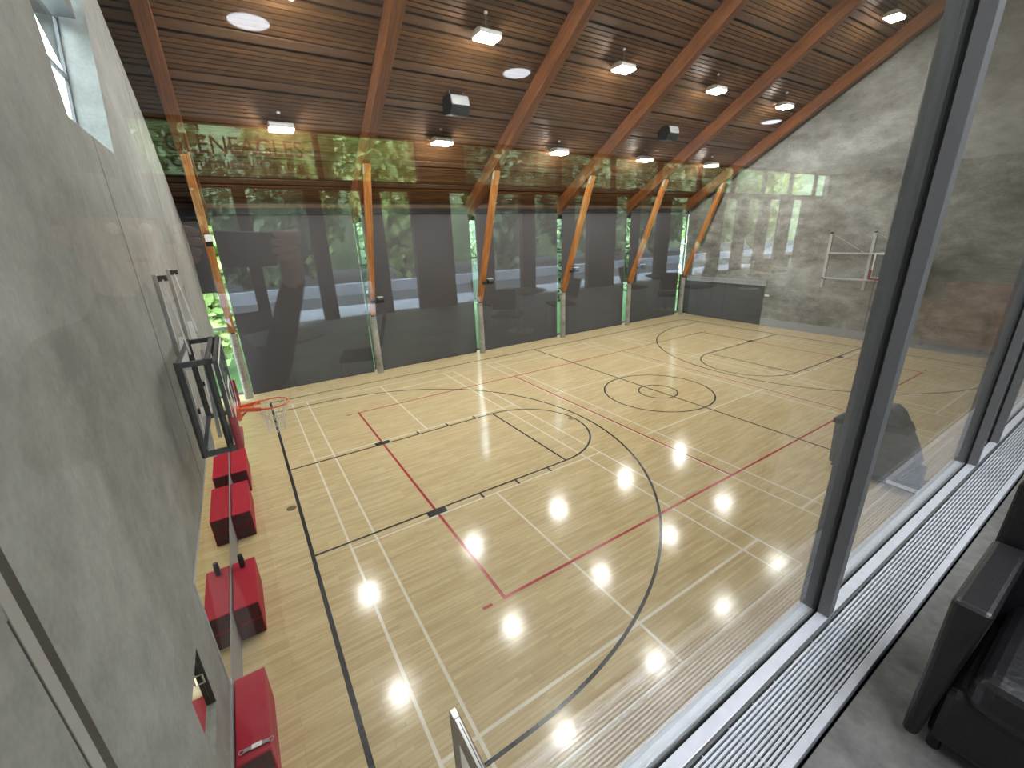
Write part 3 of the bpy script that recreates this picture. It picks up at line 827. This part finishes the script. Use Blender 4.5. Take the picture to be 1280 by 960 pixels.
bt = T(empty('drink_bottle', (XL+0.17, -2.13, 0.55)), 'black drink bottle standing on a red folded mat', 'bottle')
obj('body', lathe(B(), [(0.001, 0), (0.036, 0), (0.038, 0.02), (0.038, 0.15), (0.03, 0.17)], 16), M['spk'], bt, local=True, smooth=False)
obj('cap', lathe(B(), [(0.031, 0.165), (0.034, 0.17), (0.034, 0.21), (0.028, 0.215), (0.001, 0.215)], 16), M['blacksteel'], bt, local=True)
st = T(empty('steel_strap', (XL+0.2, -5.11, 0.55)), 'short steel strap with white tag lying on a red folded mat', 'strap')
bm = B(); bar(bm, (-0.10, 0.0, 0.008), (0.12, -0.02, 0.008), 0.035, 0.012); obj('band', bm, M['steel'], st, local=True)
bm = B(); bar(bm, (-0.03, -0.006, 0.0165), (0.06, -0.014, 0.0165), 0.045, 0.005); obj('tag', bm, M['whitepaint'], st, local=True)
for e, yy in ((-0.12, 0.003), (0.14, -0.022)):
    bm = B(); path(bm, [(e+0.022*math.cos(a), yy+0.022*math.sin(a), 0.008) for a in [2*PI*k/14 for k in range(14)]], 0.005, 6, True); obj('ring', bm, M['steel'], st, local=True)

# ---- open door leaf below
dl = T(empty('door_1', (-10.86, -8.27, 0)), 'open wooden door leaf with glazed panel under the viewing room', kind='structure')
xa, xb = -10.895, -10.845
y0, y1, zt = -8.27, -7.06, 2.36
bm = B()
box(bm, xa, xb, y0, y0+0.13, 0.01, zt); box(bm, xa, xb, y1-0.13, y1, 0.01, zt); box(bm, xa, xb, y0+0.13, y1-0.13, zt-0.14, zt); box(bm, xa, xb, y0+0.13, y1-0.13, 0.01, 0.28)
obj('leaf_frame', bm, M['doorwood'], dl)
obj('leaf_glass', bx(xa+0.02, xb-0.02, y0+0.13, y1-0.13, 0.28, zt-0.14), M['glass2'], dl)
obj('top_channel', bx(xa+0.010, xb-0.010, y0, y1-0.07, zt, zt+0.006), M['steel'], dl)
obj('top_channel_slot', bx(xa+0.026, xb-0.019, y0, y1-0.10, zt+0.006, zt+0.008), M['gasket'], dl)
obj('flush_bolt', bx(xa+0.006, xb-0.006, y1-0.065, y1-0.006, zt, zt+0.008), M['steel'], dl)

# ---- draped cart beside the near sideline
ct = T(empty('draped_cart', (-0.6, -6.3, 0)), 'tall equipment cart under a grey tarpaulin on the near side of court', 'cart')
cov = [(-5.50, 0.12), (-5.44, 1.18), (-5.62, 1.36), (-6.0, 1.58), (-6.33, 1.68), (-6.48, 1.56), (-6.66, 1.22), (-6.82, 0.92), (-6.95, 0.60), (-6.78, 0.33), (-6.62, 0.12), (-6.5, 0.07), (-6.38, 0.10), (-6.28, 0.05), (-6.1, 0.09), (-5.8, 0.07)]
obj('tarpaulin', prism(B(), [cov], 0, -0.86, -0.36), M['tarp'], ct, bevel=0.07, segs=4)
obj('strap', prism(B(), [[(-5.42, 1.05), (-5.42, 1.17), (-6.50, 1.36), (-6.60, 1.36), (-6.69, 1.20), (-6.60, 1.20)]], 0, -0.866, -0.354), M['strap'], ct, bevel=0.01)
obj('base_board', bx(-0.98, -0.30, -7.18, -5.60, 0.10, 0.15), M['blacksteel'], ct, bevel=0.01)
obj('base_rail', bx(-0.98, -0.94, -7.24, -6.60, 0.14, 0.20), M['whitepaint'], ct)
obj('back_frame', bx(-0.70, -0.52, -7.05, -6.7, 0.15, 0.58), M['blacksteel'], ct, bevel=0.02)
for dx, dy in ((-0.9, -7.1), (-0.38, -7.1), (-0.9, -5.7), (-0.38, -5.7)):
    bm = B(); tube(bm, (dx-0.02, dy, 0.06), (dx+0.02, dy, 0.06), 0.06, n=14); obj('castor', bm, M['blacksteel'], ct)
bm = B(); path(bm, [(-0.32, -7.0, 0.16), (-0.1, -7.1, 0.08), (0.05, -7.3, 0.012), (-0.1, -7.6, 0.012)], 0.012, 6); obj('cable', bm, M['blacksteel'], ct)

# ================================================================== VIEWING ROOM FURNITURE
def armchair(x, y, rz, m, label, z=ZS):
    """low upholstered armchair; local -x is its front"""
    t = T(empty('armchair', (x, y, z), rz), label, 'armchair', 'leather armchairs in the viewing room')
    def taper(y0, y1, yi0, yi1):
        bm = B()
        lo = [(-0.36, yi0), (0.12, yi0), (0.12, yi1), (-0.36, yi1)]
        hi = [(-0.36, y0), (0.10, y0), (0.10, y1), (-0.36, y1)]
        a = [bm.verts.new((px, py, 0.03)) for px, py in lo]; b = [bm.verts.new((px, py, 0.60)) for px, py in hi]
        bm.faces.new(a[::-1]); bm.faces.new(b)
        for i in range(4): bm.faces.new((a[i], a[(i+1) % 4], b[(i+1) % 4], b[i]))
        return bm
    obj('arm', taper(0.285, 0.375, 0.335, 0.375), m, t, local=True, bevel=0.018, segs=3)
    obj('arm', taper(-0.375, -0.285, -0.375, -0.335), m, t, local=True, bevel=0.018, segs=3)
    obj('seat_base', bx(-0.35, 0.14, -0.325, 0.325, 0.06, 0.28), m, t, local=True, bevel=0.03, segs=3)
    obj('seat_cushion', bx(-0.385, 0.10, -0.28, 0.28, 0.27, 0.42), m, t, local=True, bevel=0.05, segs=4)
    obj('backrest', prism(B(), [[(0.07, 0.10), (0.20, 0.06), (0.30, 0.82), (0.16, 0.84)]], 1, -0.372, 0.372), m, t, local=True, bevel=0.04, segs=3)
    for dx in (-0.30, 0.12):
        for dy in (-0.30, 0.30):
            obj('foot', tube(B(), (dx, dy, 0.0), (dx, dy, 0.07), 0.018, n=10), M['blacksteel'], t, local=True)
    return t
armchair(-9.54, -9.16, 0.0, M['leather'], 'black leather armchair beside the floor grille')
armchair(-3.3, -9.35, 0.1, M['brownleather'], 'brown leather armchair by the far part of the viewing window')

def table(x, y, label):
    t = T(empty('round_table', (x, y, ZS)), label, 'table', 'round tables in the viewing room')
    obj('table_top', lathe(B(), [(0.001, 0.71), (0.44, 0.71), (0.455, 0.722), (0.45, 0.735), (0.001, 0.735)], 32), M['tabletop'], t, local=True)
    obj('pedestal', tube(B(), (0, 0, 0.02), (0, 0, 0.71), 0.035, n=14), M['steel'], t, local=True)
    obj('base', lathe(B(), [(0.001, 0), (0.25, 0), (0.25, 0.012), (0.04, 0.03), (0.001, 0.03)], 24), M['steel'], t, local=True)
def side_chair(x, y, rz, label):
    t = T(empty('side_chair', (x, y, ZS), rz), label, 'chair', 'charcoal chairs around the round tables')
    obj('seat', bx(-0.22, 0.22, -0.22, 0.22, 0.42, 0.47), M['chair'], t, local=True, bevel=0.02)
    bm = B(); bar(bm, (0.22, 0, 0.56), (0.30, 0, 0.88), 0.42, 0.035, (1, 0, 0)); obj('backrest', bm, M['chair'], t, local=True, bevel=0.012)
    for sx in (-1, 1):
        for sy in (-1, 1):
            obj('leg', tube(B(), (sx*0.23, sy*0.22, 0), (sx*0.19, sy*0.19, 0.43), 0.011, n=8), M['steel'], t, local=True)
    for sy in (-1, 1):
        bm = B(); path(bm, [(0.19, sy*0.19, 0.43), (0.23, sy*0.19, 0.55), (0.29, sy*0.19, 0.83)], 0.011, 8); obj('back_post', bm, M['steel'], t, local=True)
tabs = [(-11.2, -12.9, 'beside the mirrored concrete wall'), (-7.3, -14.2, 'second from the mirrored concrete wall'), (-3.7, -13.9, 'third from the mirrored concrete wall'), (0.6, -14.5, 'fourth from the mirrored concrete wall')]
for x, y, s in tabs:
    table(x, y, 'round dark table in the viewing room, ' + s)
    for a in (0.3, 2.4, 4.5):
        side_chair(x+0.78*math.cos(a), y+0.78*math.sin(a), a, 'charcoal chair drawn up to the round table ' + s)
for i, (x, s) in enumerate(((-10.84, 'over the table beside the mirrored wall'), (-7.64, 'second from the mirrored wall'), (-1.11, 'third from the mirrored wall'))):
    t = T(empty('ceiling_disc_light', (x, -13.6, ZC)), 'round white ceiling light in the viewing room, ' + s, 'light', 'round ceiling lights in the viewing room')
    obj('diffuser', lathe(B(), [(0.001, -0.06), (0.17, -0.06), (0.195, -0.045), (0.195, -0.02), (0.001, -0.02)], 32), M['disc'], t, local=True)
    obj('rim', lathe(B(), [(0.197, -0.05), (0.215, -0.045), (0.215, 0.0), (0.197, 0.0)], 32), M['lampbody'], t, local=True)

for i, x in enumerate((-11.3, -9.4, -7.5)):  # added fill lights above the view, only to brighten the viewing room
    t = T(empty('linear_fill_light', (x, -10.2, ZC)), 'added slim linear fill light in the viewing room, %s from the mirrored wall' % ordn[i], 'light', 'added linear fill lights in the viewing room')
    obj('diffuser', bx(-0.75, 0.75, -0.09, 0.09, -0.06, -0.03), M['tube'], t, local=True, bevel=0.01)
    obj('housing', bx(-0.78, 0.78, -0.11, 0.11, -0.03, 0.0), M['lampbody'], t, local=True)

# ================================================================== PHOTOGRAPHER (seen only as a dark reflection in the glass)
bpy.context.view_layer.update()
cm = camo.matrix_world
cr, cu, cf = (cm.to_3x3() @ Vector(v) for v in ((1, 0, 0), (0, 1, 0), (0, 0, -1)))
c0 = camo.location.copy()
def H(a, b, c): return c0 + cr*a + cu*b + cf*c
ph = T(empty('phone', H(0.03, -0.02, -0.02)), 'black phone held up in landscape in the viewing room', 'phone')
bm = B(); bar(bm, H(-0.035, -0.012, -0.0125), H(0.125, -0.012, -0.0125), 0.0085, 0.076, cu); obj('body', bm, M['spk'], ph, bevel=0.003)
bm = B(); bar(bm, H(-0.030, -0.012, -0.0175), H(0.120, -0.012, -0.0175), 0.001, 0.070, cu); obj('screen', bm, M['gasket'], ph)
bf = Vector((0.54, 0.84, 0)).normalized(); br_ = Vector((0.84, -0.54, 0)).normalized()
b0 = Vector((-11.74, -9.36, ZS))
def Q(a, f, z): return b0 + br_*a + bf*f + Vector((0, 0, z))
V = []; E_ = []; Rr = []; roots = []
def chain(pts, start=None):
    """pts: list of (position, radius); returns index of the last vertex"""
    prev = start
    for p, rad in pts:
        V.append(p); Rr.append(rad)
        i = len(V)-1
        if prev is None: roots.append(i)
        else: E_.append((prev, i))
        prev = i
    return prev
pel = chain([(Q(0, 0, 0.98), 0.15)])
ch = chain([(Q(0, 0.01, 1.15), 0.135), (Q(0, 0.01, 1.34), 0.15)], pel)
nk = chain([(Q(0, 0.0, 1.47), 0.10), (Q(0, 0.02, 1.54), 0.06)], ch)
chain([(Q(0, 0.05, 1.61), 0.078), (Q(0, 0.05, 1.69), 0.092), (Q(0, 0.04, 1.77), 0.075)], nk)
for e in (-1, 1):
    chain([(Q(e*0.10, 0, 0.86), 0.095), (Q(e*0.11, 0.02, 0.50), 0.062), (Q(e*0.115, -0.01, 0.12), 0.042), (Q(e*0.12, 0.0, 0.045), 0.042), (Q(e*0.125, 0.14, 0.035), 0.032)], pel)
    hx = 0.165 if e > 0 else -0.075
    wr = H(hx + e*0.025, -0.085, -0.03)
    sh = chain([(Q(e*0.17, 0.01, 1.42), 0.075), (Q(e*0.27, 0.11, 1.20), 0.052), (wr + (Q(e*0.27, 0.11, 1.20)-wr)*0.15, 0.033), (wr, 0.027)], ch)
    palm = chain([(H(hx + e*0.006, -0.045, -0.028), 0.030), (H(hx, -0.005, -0.026), 0.026)], sh)
    x1 = 0.090 if e > 0 else -0.040
    for k, (v_, ln) in enumerate(((0.028, 0.0), (0.010, -0.006), (-0.009, -0.002), (-0.027, 0.010))):
        chain([(H(hx, v_*0.9, -0.022), 0.010), (H(hx - e*0.008 + e*0.012, v_, -0.002), 0.0095), (H((hx+x1)/2 + e*0.01, v_, 0.004), 0.009), (H(x1 + e*(0.012+ln), v_-0.002, 0.002), 0.0075)])
    chain([(H(hx, -0.040, -0.034), 0.012), (H(hx - e*0.018, -0.042, -0.040), 0.0105), (H(hx - e*0.045, -0.034, -0.032), 0.0085)])
me = bpy.data.meshes.new('person_skeleton')
me.from_pydata(V, E_, [])
tmp = bpy.data.objects.new('person_skeleton', me); C.objects.link(tmp)
tmp.modifiers.new('skin', 'SKIN')
if not me.skin_vertices:
    me.attributes.new('x', 'FLOAT', 'POINT')
    bpy.context.view_layer.objects.active = tmp
    bpy.ops.mesh.customdata_skin_add()
for i, sv in enumerate(me.skin_vertices[0].data):
    sv.radius = (Rr[i], Rr[i]); sv.use_root = i in roots
sd = tmp.modifiers.new('sub', 'SUBSURF'); sd.levels = 2; sd.render_levels = 2
bpy.context.view_layer.update()
pm_ = bpy.data.meshes.new_from_object(tmp.evaluated_get(bpy.context.evaluated_depsgraph_get()))
C.objects.unlink(tmp); bpy.data.objects.remove(tmp)
pm_.materials.clear()
for m_ in (simple('dark_jacket', (0.018, 0.018, 0.022), 0.8, var=0.2), simple('dark_jeans', (0.02, 0.025, 0.04), 0.85, var=0.2), simple('skin', (0.45, 0.26, 0.18), 0.5, var=0.06), simple('dark_shoe', (0.012, 0.012, 0.012), 0.6)):
    pm_.materials.append(m_)
handR, handL = H(0.15, -0.03, -0.02), H(-0.065, -0.03, -0.02)
for p in pm_.polygons:
    c = p.center
    z = c.z - ZS
    k = 0
    if z < 0.10: k = 3
    elif z < 0.97: k = 1
    elif z > 1.55 and (c - Q(0, 0.04, 1.69)).length < 0.2: k = 2
    if (c - handR).length < 0.085 or (c - handL).length < 0.085: k = 2
    p.material_index = k; p.use_smooth = True
pb = Q(0, 0, 0)
for v in pm_.vertices: v.co -= pb
per = bpy.data.objects.new('person', pm_); per.location = pb; C.objects.link(per)
T(per, 'person in dark jacket and jeans standing, holding up a phone with both hands', 'person')
bm = B(); bmesh.ops.create_uvsphere(bm, u_segments=20, v_segments=12, radius=0.104)
for v in bm.verts: v.co.z *= 1.0
bmesh.ops.delete(bm, geom=[v for v in bm.verts if (v.co.z < -0.02 and v.co.dot(bf) > -0.02) or v.co.z < -0.08], context='VERTS')
bmesh.ops.translate(bm, verts=bm.verts, vec=Q(0, 0.03, 1.725))
obj('hair', bm, simple('dark_hair', (0.015, 0.011, 0.009), 0.6), per, smooth=True)
for e in (-1, 1):
    bm = B(); bmesh.ops.create_uvsphere(bm, u_segments=10, v_segments=8, radius=0.013); bmesh.ops.translate(bm, verts=bm.verts, vec=Q(e*0.033, 0.132, 1.70)); obj('eye', bm, M['whitepaint'], per, smooth=True)
    bm = B(); bmesh.ops.create_uvsphere(bm, u_segments=10, v_segments=8, radius=0.026)
    for v in bm.verts: v.co *= 0.8 if abs(v.co.z) < 0.01 else 1.0
    bmesh.ops.translate(bm, verts=bm.verts, vec=Q(e*0.093, 0.035, 1.685)); obj('ear', bm, pm_.materials[2], per, smooth=True)
bm = B(); tube(bm, Q(0, 0.135, 1.705), Q(0, 0.162, 1.665), 0.008, 0.017, 10); obj('nose', bm, pm_.materials[2], per, smooth=True)
bm = B(); bar(bm, Q(-0.024, 0.128, 1.628), Q(0.024, 0.128, 1.628), 0.016, 0.010); obj('mouth', bm, M['padred'], per, bevel=0.004)
